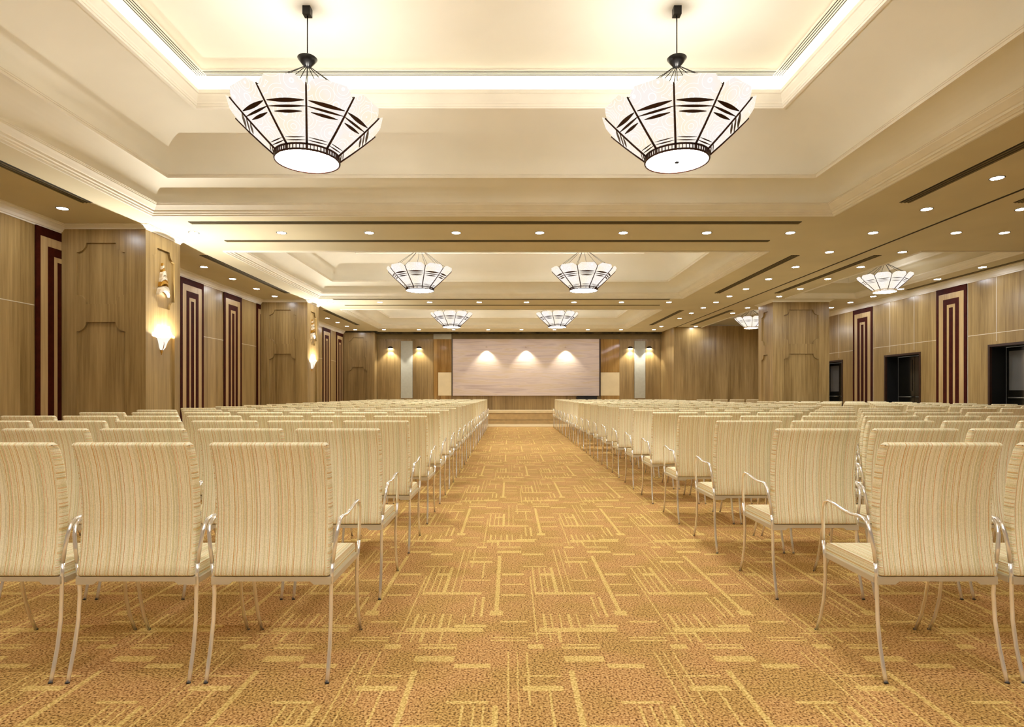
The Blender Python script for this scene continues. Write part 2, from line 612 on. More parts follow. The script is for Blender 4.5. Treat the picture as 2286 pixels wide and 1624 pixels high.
for k, (a, b) in enumerate(CY):
    mb = MB()
    rp = rect_path(CX0, CX1, a, b)
    sweep_xy(mb, rp, prof_lo, ZC, 'trim', True)
    sweep_xy(mb, rp, prof_cove1, ZC, 'paint', True, True)
    sweep_xy(mb, rp, prof_trim2, ZC, 'trim', True)
    sweep_xy(mb, rp, prof_cove2, ZC, 'paint', True, True)
    sweep_xy(mb, rp, prof_crown, ZC, 'trim', True)
    mb.box(CX0 + 0.7, CX1 - 0.7, a + 0.7, b - 0.7, ZC + RISE, ZC + RISE + 0.05, 'paint')
    o = structure(mb.build('ceiling_coffer', fix=False), 'stepped cream coffer over the ' + ('rear seats', 'front rows of the picture', 'middle of the hall', 'stage end')[k])
    # cove strips lying behind the crown
    g = 0.95
    for (lx, ly, w, h) in (((CX0 + CX1) / 2, a + g, CX1 - CX0 - 2 * g, 0.05), ((CX0 + CX1) / 2, b - g, CX1 - CX0 - 2 * g, 0.05),
                           (CX0 + g, (a + b) / 2, 0.05, b - a - 2 * g), (CX1 - g, (a + b) / 2, 0.05, b - a - 2 * g)):
        lamp('cove_strip_light', 'AREA', (lx, ly, ZC + 0.985), P_COVE * max(w, h), (1.0, 0.97, 0.86), rot=(math.pi, 0, 0), shape='RECTANGLE', size=w, size_y=h)

prof_small = [(-0.03, 0.0), (-0.03, -0.018), (0.0, -0.02), (0.008, 0.0), (0.03, 0.004), (0.045, 0.02), (0.06, 0.02), (0.075, 0.05), (0.10, 0.075), (0.115, 0.075),
              (0.12, 0.095), (0.13, 0.095)]
for k, (a, b) in enumerate(CY):
    mb = MB()
    rp = rect_path(RX0, RX1, a, b)
    sweep_xy(mb, rp, prof_small, ZC, 'trim', True)
    sweep_xy(mb, rp, arc(0.13, 0.095, 0.38, 0.30), ZC, 'soffit', True, True)
    sweep_xy(mb, rp, [(0.38, 0.30), (0.38, 0.285), (0.41, 0.285), (0.415, 0.31), (0.43, 0.31), (0.43, 0.52)], ZC, 'trim', True)
    mb.box(RX0 + 0.42, RX1 - 0.42, a + 0.42, b - 0.42, ZC + 0.50, ZC + 0.55, 'soffit')
    structure(mb.build('ceiling_coffer', fix=False), 'narrow coffer above the door side')

# walls
structure(MB().box(XL - 0.15, XL, Y0, YB, 0, ZC + 0.05, 'oak').build('wall_left'), 'oak veneer wall behind the sconce pillars')
DOORS = [(10.0, 11.28), (13.13, 14.40), (16.2, 17.48)]
DTOP = 2.035
mb = MB()
yy = Y0
for a, b in DOORS:
    mb.box(XR, XR + 0.15, yy, a, 0, ZC + 0.05, 'oak')
    mb.box(XR, XR + 0.15, a, b, DTOP, ZC + 0.05, 'oak')
    yy = b
mb.box(XR, XR + 0.15, yy, YE + 0.2, 0, ZC + 0.05, 'oak')
structure(mb.build('wall_right'), 'oak veneer wall with the dark doorways')
mb = MB().box(XS, XR + 0.15, YE, YE + 0.15, 0, ZC + 0.05, 'oak')
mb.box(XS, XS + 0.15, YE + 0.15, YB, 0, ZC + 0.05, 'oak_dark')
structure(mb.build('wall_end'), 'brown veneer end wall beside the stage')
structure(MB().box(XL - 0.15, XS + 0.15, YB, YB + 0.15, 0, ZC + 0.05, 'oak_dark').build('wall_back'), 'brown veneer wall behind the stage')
structure(MB().box(XL - 0.15, XR + 0.15, Y0 - 0.15, Y0, 0, ZC + 0.05, 'oak').build('wall_front'))

# crowns
CR = [(0, -0.12), (0.012, -0.12), (0.016, -0.104), (0.030, -0.098), (0.045, -0.070), (0.078, -0.036), (0.095, -0.030), (0.099, -0.016), (0.115, -0.012), (0.115, 0.0)]
CRP = [(0, -0.056), (0.010, -0.056), (0.018, -0.040), (0.050, -0.020), (0.066, -0.016), (0.068, -0.009), (0.085, -0.006), (0.085, 0.0)]


def crown(name, path, prof, mat='trim', label=None):
    mb = MB()
    sweep_xy(mb, path, prof, ZC, mat)
    return structure(mb.build(name, fix=False), label)


n = 1
ends = [Y0] + [v for p in PILLARS for v in p]
for i in range(0, len(ends) - 1, 2):
    crown('trim_%d' % n, [(XL, ends[i + 1]), (XL, ends[i])], CR, label='cream crown moulding on the sconce wall')
    n += 1
crown('trim_%d' % n, [(XR, Y0), (XR, YE)], CR, label='cream crown moulding above the doors')
n += 1
mb = MB().box(XP, XS, YB - 0.14, YB, ZC - 0.07, ZC, 'crown_shade')
structure(mb.build('trim_%d' % n), 'cornice above the stage with shade painted in as dark mottling')
n += 1


# ---- pillars with notched recessed panels
def notched(u0, u1, v0, v1, r, k=6):
    pts = []
    for (cx, cy, a0) in ((u0, v0, 90), (u1, v0, 180), (u1, v1, 270), (u0, v1, 360)):
        for i in range(k + 1):
            a = math.radians(a0 - 90 * i / k)
            pts.append((cx + r * math.cos(a), cy + r * math.sin(a)))
    return pts


def pillar(x0, x1, y0, y1, faces, mat, label):
    t = 0.034
    z1 = ZC + 0.02
    mb = MB()
    mb.box(x0 + (t if 'W' in faces else 0), x1 - (t if 'E' in faces else 0), y0 + t, y1 - (t if 'N' in faces else 0), 0, z1, mat)
    H = [(0.30, 2.09), (2.338, 3.186)]

    def holes(c, w):
        return [notched(c - w / 2, c + w / 2, a, b, 0.13) for a, b in H]
    fc, fw = faces['S']
    mb.plate([(x0, 0), (x1, 0), (x1, z1), (x0, z1)], holes(fc, fw), lambda u, v, d: (u, y0 + d, v), t, mat)
    if 'N' in faces:
        mb.plate([(x0, 0), (x1, 0), (x1, z1), (x0, z1)], holes(fc, fw), lambda u, v, d: (u, y1 - d, v), t, mat)
    ya, yb = y0 + t, y1 - (t if 'N' in faces else 0)
    if 'E' in faces:
        c, w = faces['E']
        mb.plate([(ya, 0), (yb, 0), (yb, z1), (ya, z1)], holes(c, w) if w else [], lambda u, v, d: (x1 - d, u, v), t, mat)
    if 'W' in faces:
        c, w = faces['W']
        mb.plate([(ya, 0), (yb, 0), (yb, z1), (ya, z1)], holes(c, w) if w else [], lambda u, v, d: (x0 + d, u, v), t, mat)
    return structure(mb.build('pillar'), label)


for i, (a, b) in enumerate(PILLARS):
    if i < 2:
        pillar(XL, XP, a, b, {'S': (-5.65, 0.67), 'E': ((a + b) / 2 + 0.0, 0.56)}, 'oak',
               ('nearer', 'farther')[i] + ' oak pillar carrying a lit wall sconce')
        crown('trim_%d' % n, [(XP, b), (XP, a), (XL, a)], CRP, label='crown moulding around a sconce pillar')
    else:
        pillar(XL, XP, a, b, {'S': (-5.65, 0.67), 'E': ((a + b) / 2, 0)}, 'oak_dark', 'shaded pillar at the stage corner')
        crown('trim_%d' % n, [(XP, b), (XP, a), (XL, a)], CRP, 'crown_shade')  # this crown takes the painted shade tone too
    n += 1
px0, px1, py0, py1 = PR
pillar(px0, px1, py0, py1, {'S': (7.265, 0.86), 'N': (7.265, 0.86), 'E': ((py0 + py1) / 2, 0.5), 'W': ((py0 + py1) / 2, 0.5)}, 'oak', 'free-standing oak pillar between the two halls')
mb = MB()
sweep_xy(mb, [(px0, py1), (px0, py0), (px1, py0), (px1, py1)][::-1], CRP, ZC, 'trim', True)
structure(mb.build('trim_%d' % n, fix=False), 'crown moulding around the free-standing pillar')
n += 1

# ---- white joints in the veneer
PAN_L = [6.4 + 1.69 * k for k in range(10)]
PAN_R = [9.1, 12.215, 15.28, 18.4]
W2 = 0.42
mb = MB()
yy = Y0
for c in PAN_L:
    a, b = yy, min(c - W2, YB)
    segs = [(a, b)]
    for p, q in PILLARS:
        segs = [s for t0, t1 in segs for s in ((t0, min(t1, p)), (max(t0, q), t1)) if s[1] - s[0] > 0.01]
    for s, e in segs:
        mb.box(XL, XL + 0.003, s, e, 2.252, 2.263, 'joint')
    yy = c + W2
o = mb.build('joint_strip', bpy.data.objects['wall_left'])
mb = MB()
yy = Y0
for c in PAN_R + [99]:
    mb.box(XR - 0.003, XR, yy, min(c - W2, YE), 2.244, 2.255, 'joint')
    if c < 90:
        for e in (c - W2 - 0.012, c + W2):
            mb.box(XR - 0.003, XR, e, e + 0.012, 0, ZC - 0.115, 'joint')
    yy = c + W2
    if c > YE:
        break
for y in (10.24, 11.09, 13.35, 14.2, 16.4, 17.3):
    mb.box(XR - 0.003, XR, y - 0.006, y + 0.006, DTOP + 0.06, ZC - 0.115, 'joint')
mb.build('joint_strip', bpy.data.objects['wall_right'])


# ------------------------------------------------------------------ inlaid wall panels
def inlay_panel(side, yc, label, group, stop=None):
    x = XL if side < 0 else XR
    s = 1 if side < 0 else -1
    root = empty('inlay_panel', (x + s * 0.0045, yc, 0))
    top = 3.312
    lim = 9.0 if stop is None else stop - yc - 0.003

    def bx(m2, y0_, y1_, z0_, z1_, t, mat):
        if min(y1_, lim) - y0_ > 0.002:
            m2.box(min(0, s * t), max(0, s * t), y0_, min(y1_, lim), z0_, z1_, mat)

    def arch(h, w, z, t, mat, name):
        """inverted U band: half width h, band width w, top z"""
        m2 = MB()
        bx(m2, -h, -h + w, 0, z, t, mat)
        bx(m2, h - w, h, 0, z, t, mat)
        bx(m2, -h + w, h - w, z - 0.118 if h > 0.2 else z - 0.065, z, t, mat)
        if m2.f:
            m2.build(name, root)
    arch(0.42, 0.075, top, 0.016, 'inlay', 'dark_border')
    arch(0.345, 0.125, top - 0.118, 0.014, 'inlay_light', 'pale_band')
    arch(0.22, 0.105, top - 0.236, 0.016, 'inlay', 'dark_band')
    arch(0.115, 0.062, top - 0.354, 0.014, 'inlay_light', 'pale_core')
    core = MB()
    bx(core, -0.053, 0.053, 0, top - 0.42, 0.016, 'inlay')
    if core.f:
        core.build('dark_core', root)
    tag(root, label, 'wall panel', group)
    return root


lab = {1: 'dark and pale striped inlay panel partly hidden by the nearer sconce pillar', 3: 'striped inlay panel just past the nearer sconce pillar',
       4: 'striped inlay panel midway between the two sconce pillars', 5: 'striped inlay panel cut off by the farther sconce pillar',
       8: 'shaded striped inlay panel past the farther sconce pillar', 9: 'shaded striped inlay panel touching the stage corner pillar'}
for k, c in enumerate(PAN_L):
    if k in lab:
        c = {1: 8.095, 5: 14.81, 9: 21.45}.get(k, c)
        inlay_panel(-1, c, lab[k], 'striped inlay panels on the sconce wall', {1: 8.117, 5: 14.62, 9: 21.90}.get(k))
for k, c in enumerate(PAN_R[1:]):
    inlay_panel(1, c, ['striped inlay panel between the nearest and middle doorways', 'striped inlay panel between the middle and farthest doorways',
                       'striped inlay panel past the farthest doorway, behind the pillar'][k], 'striped inlay panels on the door wall')

# ------------------------------------------------------------------ doors
for i, (a, b) in enumerate(DOORS):
    root = structure(empty('door_%d' % (i + 1), (XR, (a + b) / 2, 0)), ('nearest', 'middle', 'farthest')[i] + ' dark recessed double door')
    h = (b - a) / 2
    mb = MB()
    for s in (-1, 1):
        y0_, y1_ = sorted((s * h, s * (h - 0.045)))
        mb.box(-0.015, 0.30, y0_, y1_, 0, DTOP, 'frame')
    mb.box(-0.015, 0.30, -h + 0.045, h - 0.045, DTOP - 0.045, DTOP, 'frame')
    mb.build('door_frame', root)
    mb = MB()
    for s in (-1, 1):
        y0_, y1_ = sorted((s * (h - 0.045), s * (h - 0.05)))
        mb.box(0.03, 0.30, y0_, y1_, 0, DTOP - 0.045, 'reveal')
    mb.box(0.03, 0.30, -h + 0.05, h - 0.05, DTOP - 0.052, DTOP - 0.046, 'reveal')
    mb.build('reveal', root)
    for s in (-1, 1):
        y0_, y1_ = sorted((s * 0.006, s * (h - 0.052)))
        lf = MB()
        lf.box(0.30, 0.345, y0_, y1_, 0.01, DTOP - 0.055, 'door_black')
        leaf = lf.build('door_leaf', root)
        MB().box(0.292, 0.30, y0_ + 0.07, y1_ - 0.07, 1.16, DTOP - 0.13, 'door' if i != 1 else 'door_black').build('glass', leaf)
        MB().box(0.292, 0.30, y0_ + 0.07, y1_ - 0.07, 0.2, 0.86, 'door' if i != 1 else 'door_black').build('lower_panel', leaf)
        hd = MB()
        hd.tube([(0.30, y0_ + 0.09, 1.02), (0.26, y0_ + 0.09, 1.02), (0.26, y1_ - 0.09, 1.02), (0.30, y1_ - 0.09, 1.02)], 0.012, 'steel')
        hd.build('push_bar', leaf)

# ------------------------------------------------------------------ stage end
mb = MB().box(XP + 0.006, XS - 0.02, 21.02, YB - 0.004, 0.0, 0.40, 'stone_mid')
mb.box(XP + 0.006, XS - 0.02, 20.99, YB - 0.004, 0.40, 0.48, 'stone')
mb.box(XP + 0.01, XS - 0.02, 21.012, 21.02, 0.150, 0.158, 'slot')
tag(mb.build('stage'), 'low tan stone stage with a pale nosing at the end of the aisle', 'stage')
structure(MB().box(XL, XS, 19.34, 21.02, 0, 0.012, 'stone').build('floor_apron'), 'pale stone strip in front of the stage')
yw = YB - 0.02
root = empty('feature_panel', (0.63, YB, 0))
MB().box(-2.78, 2.78, -0.10, -0.002, 1.015, 3.165, 'screen').build('panel_face', root)
MB().box(-2.80, -2.785, -0.11, -0.002, 1.0, 3.175, 'frame').build('edge_strip', root)
MB().box(2.785, 2.83, -0.11, -0.002, 1.0, 3.175, 'frame').build('edge_strip', root)
tag(root, 'large pinkish wavy-grained wall panel behind the stage', 'wall panel')
structure(MB().box(XP, XS, YB - 0.012, YB, 3.17, ZC - 0.07, 'fascia').build('trim_%d' % n), 'olive fascia above the stage panels')
n += 1
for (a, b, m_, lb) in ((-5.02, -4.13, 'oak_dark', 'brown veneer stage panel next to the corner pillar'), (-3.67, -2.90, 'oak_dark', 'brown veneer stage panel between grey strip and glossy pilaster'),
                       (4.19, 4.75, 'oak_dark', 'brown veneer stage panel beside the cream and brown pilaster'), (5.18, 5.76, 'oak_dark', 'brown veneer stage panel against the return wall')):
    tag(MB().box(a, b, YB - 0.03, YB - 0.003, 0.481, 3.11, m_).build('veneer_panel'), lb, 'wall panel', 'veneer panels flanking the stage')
for (a, b, lb) in ((-4.12, -3.68, 'upright grey strip on the sconce side of the stage'), (4.76, 5.17, 'upright grey strip on the door side of the stage')):
    tag(MB().box(a, b, YB - 0.045, YB - 0.003, 0.92, 3.10, 'grey').build('grey_panel'), lb, 'wall panel')
for (a, b, u0, lb) in ((-2.88, -2.20, 0.18, 'glossy pilaster beside the feature panel, sconce side'), (3.47, 4.18, 0.0, 'glossy pilaster beside the feature panel, door side')):
    root = empty('pilaster', ((a + b) / 2, YB, 0))
    w = (b - a) / 2
    MB().box(-w, w, -0.07, -0.003, 0.481, 3.16, 'gloss').build('shaft', root)
    MB().box(-w + u0, w, -0.075, -0.068, 1.02, 1.90, 'cream_panel').build('cream_panel', root)
    if u0:
        MB().box(-w, w, -0.075, -0.068, 3.165, 3.36, 'grey').build('grey_block', root)
    tag(root, lb, 'pilaster')
root = empty('equipment_cabinet', (2.86, 21.75, 0.48))
MB().box(-0.36, 0.36, -0.22, 0.22, 0.04, 0.50, 'black').build('body', root)
MB().box(-0.38, 0.38, -0.24, 0.24, 0.50, 0.53, 'black').build('top', root)
for s in (-1, 1):
    d = MB().box(min(s * 0.01, s * 0.34), max(s * 0.01, s * 0.34), -0.235, -0.22, 0.06, 0.48, 'reveal').build('door', root)
    MB().box(s * 0.03 - 0.006, s * 0.03 + 0.006, -0.25, -0.235, 0.22, 0.32, 'steel').build('handle', d)
for sx in (-0.3, 0.3):
    for sy in (-0.17, 0.17):
        MB().box(sx - 0.02, sx + 0.02, sy - 0.02, sy + 0.02, 0, 0.04, 'black').build('foot', root)
tag(root, 'low black cabinet on the stage under the feature panel', 'cabinet')

# stage wall lamps (black half caps shining down)
for (x, z, lb) in ((-4.52, 2.84, 'black wall lamp nearest the corner pillar'), (-3.43, 2.84, 'black wall lamp between grey strip and pilaster'),
                   (4.60, 2.84, 'black wall lamp between door-side pilaster and grey strip'), (5.32, 2.84, 'black wall lamp nearest the return wall')):
    root = empty('wall_lamp', (x, YB - 0.03, z))
    m2 = MB()
    m2.lathe([(0.0, 0.05), (0.05, 0.045), (0.085, 0.02), (0.10, -0.02), (0.094, -0.02), (0.08, 0.015), (0.0, 0.035)], 'black', seg=16, a0=math.pi, a1=2 * math.pi)
    m2.build('cap', root)
    MB().lathe([(0.0, 0.0), (0.075, 0.0)], 'lens', seg=16, a0=math.pi, a1=2 * math.pi).build('bulb', root)
    lamp('wall_lamp_light', 'SPOT', (0, -0.16, -0.01), P_SPOT, WARM, root, rot=(0.05, 0, 0), spot_size=1.75, spot_blend=0.5, shadow_soft_size=0.03)
    tag(root, lb, 'lamp', 'lamps on the stage wall')
for (x, lb) in ((-0.86, 'small spot lamp over the feature panel, nearest the sconce side'), (0.64, 'small spot lamp over the middle of the feature panel'), (2.14, 'small spot lamp over the feature panel, nearest the door side')):
    root = empty('panel_spot', (x, YB - 0.105, 2.86))
    MB().lathe([(0.0, 0.03), (0.03, 0.03), (0.034, -0.015), (0.028, -0.015), (0.024, 0.02), (0, 0.02)], 'screen', seg=12, a0=math.pi, a1=2 * math.pi).build('shade', root)
    lamp('panel_spot_light', 'SPOT', (0, -0.17, -0.02), P_SPOT * 0.9, (1, 0.95, 0.8), root, rot=(0.05, 0, 0), spot_size=1.8, spot_blend=0.6, shadow_soft_size=0.03)
    tag(root, lb, 'lamp', 'spots over the feature panel')

# ------------------------------------------------------------------ linear vents, track
def vent(x0, x1, y0, y1, label, group):
    """flush slot diffuser: dark slot with fine slats along its length"""
    cx, cy = (x0 + x1) / 2, (y0 + y1) / 2
    root = empty('air_vent', (cx, cy, ZC))
    a, b = (x1 - x0) / 2, (y1 - y0) / 2
    MB().box(-a, a, -b, b, -0.004, 0.0, 'slot').build('slot', root)
    m2 = MB()
    if a > b:
        for k in (-0.5, 0.0, 0.5):
            m2.box(-a, a, k * 2 * b * 0.62 - 0.006, k * 2 * b * 0.62 + 0.006, -0.010, -0.004, 'slat')
    else:
        for k in (-0.5, 0.0, 0.5):
            m2.box(k * 2 * a * 0.62 - 0.006, k * 2 * a * 0.62 + 0.006, -b, b, -0.010, -0.004, 'slat')
    m2.build('slats', root)
    return tag(root, label, 'vent', group)


where = ['over the nearest rows', 'over the middle rows', 'over the farthest rows']
for k, off in enumerate((0.0, 6.5)):
    w_ = ('between the first and second coffers', 'between the second and third coffers')[k]
    vent(-4.35, 3.96, 7.94 + off, 8.06 + off, 'long slot vent %s, the nearer of the pair' % w_, 'crosswise ceiling slot vents')
    vent(-4.33, 3.96, 8.91 + off, 9.01 + off, 'long slot vent %s, the farther of the pair' % w_, 'crosswise ceiling slot vents')
for k, (a, b) in enumerate(((3.3, 7.15), (9.88, 13.6), (16.4, 19.95))):
    vent(-5.22, -5.08, a, b, 'lengthwise slot vent beside the sconce pillars, ' + where[k], 'lengthwise ceiling slot vents')
    vent(4.75, 4.89, a, b, 'lengthwise slot vent between coffer and ceiling track, ' + where[k], 'lengthwise ceiling slot vents')
    if k or True:
        vent(6.14, 6.27, a, b, 'lengthwise slot vent just past the ceiling track, ' + where[k], 'lengthwise ceiling slot vents')
vent(8.90, 9.0, 6.0, 13.2, 'lengthwise slot vent tight against the crown above the doors', 'lengthwise ceiling slot vents')
MB_t = MB().box(5.825, 5.865, Y0 + 0.05, YE, ZC - 0.006, ZC, 'slot')
MB_t.box(5.805, 5.822, Y0 + 0.05, YE, ZC - 0.004, ZC, 'soffit').box(5.868, 5.885, Y0 + 0.05, YE, ZC - 0.004, ZC, 'soffit')
tag(MB_t.build('partition_track'), 'thin dark folding-partition track running down the ceiling', 'track')

# grille around the upper ceiling of the nearest coffer
a, b = CY[1]
root = empty('coffer_grille', ((CX0 + CX1) / 2, (a + b) / 2, ZC + RISE))
hx, hy = (CX1 - CX0) / 2, (b - a) / 2
e0, e1 = 1.22, 1.34
mf, ms = MB(), MB()
for s in (-1, 1):
    y_ = sorted((s * (hy - e0), s * (hy - e1)))
    mf.box(-hx + e1, hx - e1, y_[0], y_[1], -0.010, 0, 'trim')
    x_ = sorted((s * (hx - e0), s * (hx - e1)))
    mf.box(x_[0], x_[1], -hy + e1, hy - e1, -0.010, 0, 'trim')
    for k in range(4):
        q = e0 + 0.018 + k * 0.026
        ms.box(-hx + e1, hx - e1, s * (hy - q) - 0.004, s * (hy - q) + 0.004, -0.012, -0.0095, 'slot')
        ms.box(s * (hx - q) - 0.004, s * (hx - q) + 0.004, -hy + e1, hy - e1, -0.012, -0.0095, 'slot')
    for t_ in (-1, 1):
        x2 = sorted((t_ * (hx - e0), t_ * (hx - e1)))
        mf.box(x2[0], x2[1], y_[0], y_[1], -0.008, 0, 'trim')
        for k in range(4):
            for l in range(4):
                qx, qy = t_ * (hx - e0 - 0.018 - k * 0.026), s * (hy - e0 - 0.018 - l * 0.026)
                ms.box(qx - 0.005, qx + 0.005, qy - 0.005, qy + 0.005, -0.0105, -0.0075, 'slot')
mf.build('grille_frame', root)
ms.build('slots', root)
tag(root, 'slotted air grille framing the upper ceiling of the nearest coffer', 'grille')

# ------------------------------------------------------------------ downlights
dl = empty('downlight', (0, 0, ZC))
MB().lathe([(0.060, 0.0), (0.060, -0.004), (0.067, -0.006), (0.073, -0.003), (0.073, 0.0)], 'black', seg=24).build('trim_ring', dl)
MB().lathe([(0.0, -0.003), (0.061, -0.003)], 'lens', seg=24).build('lens', dl)
first = [True]


def downlight(x, y, label, group):
    o = dl if first[0] else copy_tree(dl)
    first[0] = False
    o.location = (x, y, ZC)
    tag(o, label, 'light', group)


XA = [-4.57, -3.30, -2.03, -0.77, 0.44, 1.65, 2.86, 4.07, 5.27, 6.47]
for j, (y, nm) in enumerate(((8.50, 'between the first and second coffers'), (14.96, 'between the second and third coffers'), (21.4, 'closest to the stage wall'))):
    for i, x in enumerate(XA):
        if j == 2 and x > 5.5:
            continue
        if j == 1 and i == 9:
            continue
        downlight(x, y, 'round downlight %s, %s across from the sconce wall' % (nm, ORD[i]), 'downlights in the crosswise rows')
for i, x in enumerate(XA[:9]):  # unseen row added to brighten the near chair backs
    downlight(x, 1.86, 'unseen added downlight behind the nearest coffer, %s across from the sconce wall' % ORD[i], 'downlights in the crosswise rows')
for i, y in enumerate((1.86, 3.0, 4.1, 5.2)):  # more unseen downlights, added as fill for the near seats
    downlight(-5.62, y, 'unseen added downlight along the sconce wall before the pillars, %s from the rear' % ORD[i], 'downlights along the sconce wall')
    downlight(6.47, y, 'unseen added downlight past the track over the rear rows, %s from the rear' % ORD[i], 'downlights past the ceiling track')
downlight(7.17, 8.50, 'round downlight between the first and second coffers, farthest past the track', 'downlights in the crosswise rows')
for i, y in enumerate((7.38, 10.8, 11.92, 13.04, 14.05, 18.13, 19.2, 20.3, 21.4)):
    downlight(-5.62, y, 'round downlight along the sconce wall, %s one away from the camera' % ORD[i], 'downlights along the sconce wall')
for i, y in enumerate((6.34, 7.41, 9.66, 10.8, 11.93, 13.06, 14.05, 15.94, 17.0, 18.15, 20.35)):
    downlight(5.27, y, 'round downlight on the stage side of the track, %s along the track' % ORD[i], 'downlights beside the ceiling track')
for i, y in enumerate((7.41, 9.66, 10.8, 11.92, 13.05, 14.06, 15.94, 17.0, 20.35)):
    downlight(6.47, y, 'round downlight past the track, between track and narrow coffer, %s along' % ORD[i], 'downlights past the ceiling track')
for i, y in enumerate((10.82, 11.95, 13.07, 14.06, 15.0, 15.9)):
    downlight(8.72, y, 'round downlight close to the door wall, %s one along the crown' % ORD[i], 'downlights along the door wall')


# ------------------------------------------------------------------ chandeliers
def chandelier(cx, cy, scale, hbot, ztop, style, label, group, cables=True):
    """hbot: height of the bottom glass; ztop: ceiling it hangs from"""
    root = empty('chandelier', (cx, cy, hbot))
    s = scale
    NP = 10
    r0, r1 = 0.285, 0.69
    HH = 0.384
    ang = [math.radians(-90 + 18 + 36 * k) for k in range(NP)]

    def R(h):      # outer radius at height h above the ring top, 0..0.43
        t = h / HH
        return r0 + (r1 - r0) * (t + 0.10 * t * (1 - t))
    zb = 0.060     # ring height
    MB().lathe([(0, 0.0), (0.20 * s, 0.002 * s), (0.272 * s, 0.008 * s)], 'diffuser', seg=48).build('diffuser', root)
    MB().lathe([(0, 0.013 * s), (0.271 * s, 0.014 * s)], 'ring_cream', seg=32).build('light_stop', root)  # unseen disc added to block the diffuser's upward light
    rg = MB()
    mt = 'bronze' if style else 'ring_cream'
    for z in (0.0, 0.046):
        rg.lathe([(0.272 * s, z * s), (0.285 * s, z * s), (0.288 * s, (z + 0.008) * s), (0.285 * s, (z + 0.014) * s), (0.272 * s, (z + 0.014) * s), (0.272 * s, z * s)], mt, seg=48)
    for k in range(60):
        a_ = math.radians(-90 + 18 + 6 * k)
        big = k % 6 == 0
        rr = (0.010 if big else 0.0028) * s
        c_ = (0.281 * s * math.cos(a_), 0.281 * s * math.sin(a_))
        t_ = Vector((-math.sin(a_), math.cos(a_), 0)) * rr
        n_ = Vector((math.cos(a_), math.sin(a_), 0)) * (0.006 * s)
        p0 = Vector((c_[0], c_[1], 0.008 * s))
        q = [p0 - t_ - n_, p0 + t_ - n_, p0 + t_ + n_, p0 - t_ + n_]
        rg.grid([q, [p + Vector((0, 0, 0.046 * s)) for p in q]], mt, smooth=False, cap=True)
    rg.build('ring', root)
    MB().lathe([(0.274 * s, 0.010 * s), (0.274 * s, 0.052 * s)], 'petal', seg=48).build('ring_glass', root)
    if cx > 0:
        MB().lathe([(0, -0.012 * s), (0.018 * s, -0.010 * s), (0.022 * s, 0.0)], 'black', seg=16).build('button', root)

    def pt(a_, h, r_off=0.0):
        r = (R(h) + r_off) * s
        return Vector((r * math.cos(a_), r * math.sin(a_), (zb + h) * s))
    for k in range(NP):
        a0, a1 = ang[k], ang[(k + 1) % NP] if k < NP - 1 else ang[0] + 2 * math.pi
        rows = []
        for h, m_ in ((0.0, 0.0), (0.10, 0.0), (0.20, 0.0), (0.29, 0.0), (0.325, 0.02), (0.355, 0.10), (HH, 0.22)):
            L, Rr = pt(a0, h), pt(a1, h)
            chord = Rr - L
            mm = max(m_, 0.012)
            rows.append([L + chord * (mm + (1 - 2 * mm) * j / 6) for j in range(7)])
        out = MB()
        inner = [[p * 1.0 - Vector((p.x, p.y, 0)).normalized() * 0.007 * s for p in r_] for r_ in rows]
        loop = [r_ + i_[::-1] for r_, i_ in zip(rows, inner)]
        out.grid(loop, 'petal' if cy > 0 else 'petal_fill', smooth=False, cap=True)
        # leaf-shaped bronze strokes on the pane
        if True:
            st = out
            for (hc, th, m_) in ((0.178, 0.018, 0.12), (0.207, 0.014, 0.0), (0.240, 0.024, 0.05), (0.016, 0.007, 0.05), (0.033, 0.006, 0.08)):
                if not style and hc < 0.1:
                    continue
                up, dn = [], []
                for j in range(9):
                    t = m_ + (1 - 2 * m_) * j / 8
                    wth = th * (0.15 + 0.85 * math.sin(math.pi * j / 8)) * (1 if style else 0.6)
                    for lst, sg in ((up, 1), (dn, -1)):
                        hh = hc + sg * wth / 2
                        L, Rr = pt(a0, hh, 0.0), pt(a1, hh, 0.0)
                        p = L + (Rr - L) * t
                        n_ = ((L + Rr) / 2)
                        n_.z = 0
                        lst.append(p + n_.normalized() * 0.004 * s)
                back = [[p - Vector((p.x, p.y, 0)).normalized() * 0.003 * s for p in l] for l in (up, dn)]
                st.grid([dn, up, back[0], back[1], dn], 'bronze', closed=False, smooth=False)
        out.build('glass_panel', root, fix=True)
        rb = MB()
        hs = [-0.02, 0.1, 0.2, 0.3, 0.335]
        rb.tube([pt(a0, h, 0.004) for h in hs], [0.0105 * s, 0.0095 * s, 0.0085 * s, 0.0075 * s, 0.007 * s], 'bronze', seg=6)
        rb.build('rib', root)
    # suspension
    zt = ztop - hbot
    zd = (0.895 * s if s > 0.9 else 0.62)
    zd = min(zd, zt - 0.12)
    MB().lathe([(0.0, 0.045 * s), (0.080 * s, 0.045 * s), (0.087 * s, 0.038 * s), (0.060 * s, 0.0), (0.030 * s, -0.035 * s), (0.0, -0.04 * s)], 'black', c=(0, 0, zd), seg=28).build('hub_cone', root)
    MB().tube([(0, 0, zd + 0.04 * s), (0, 0, zt - 0.06)], 0.0055, 'black').build('rod', root)
    MB().box(-0.034, 0.034, -0.034, 0.034, zt - 0.075, zt, 'black').build('ceiling_mount', root)
    if cables:
        for k in range(NP):
            p = pt(ang[k], 0.33, -0.004)
            q = Vector((p.x, p.y, 0)).normalized() * 0.02 * s
            MB().tube([p, (q.x, q.y, zd - 0.035 * s)], 0.0036, 'black', seg=5).build('cable', root)
    lamp('bulb_light', 'POINT', (0, 0, (zb + 0.30) * s), P_BOWL * (1.0 if s > 0.9 else 0.06), WARM, root, shadow_soft_size=0.16 * s)
    tag(root, label, 'chandelier', group)
    return root


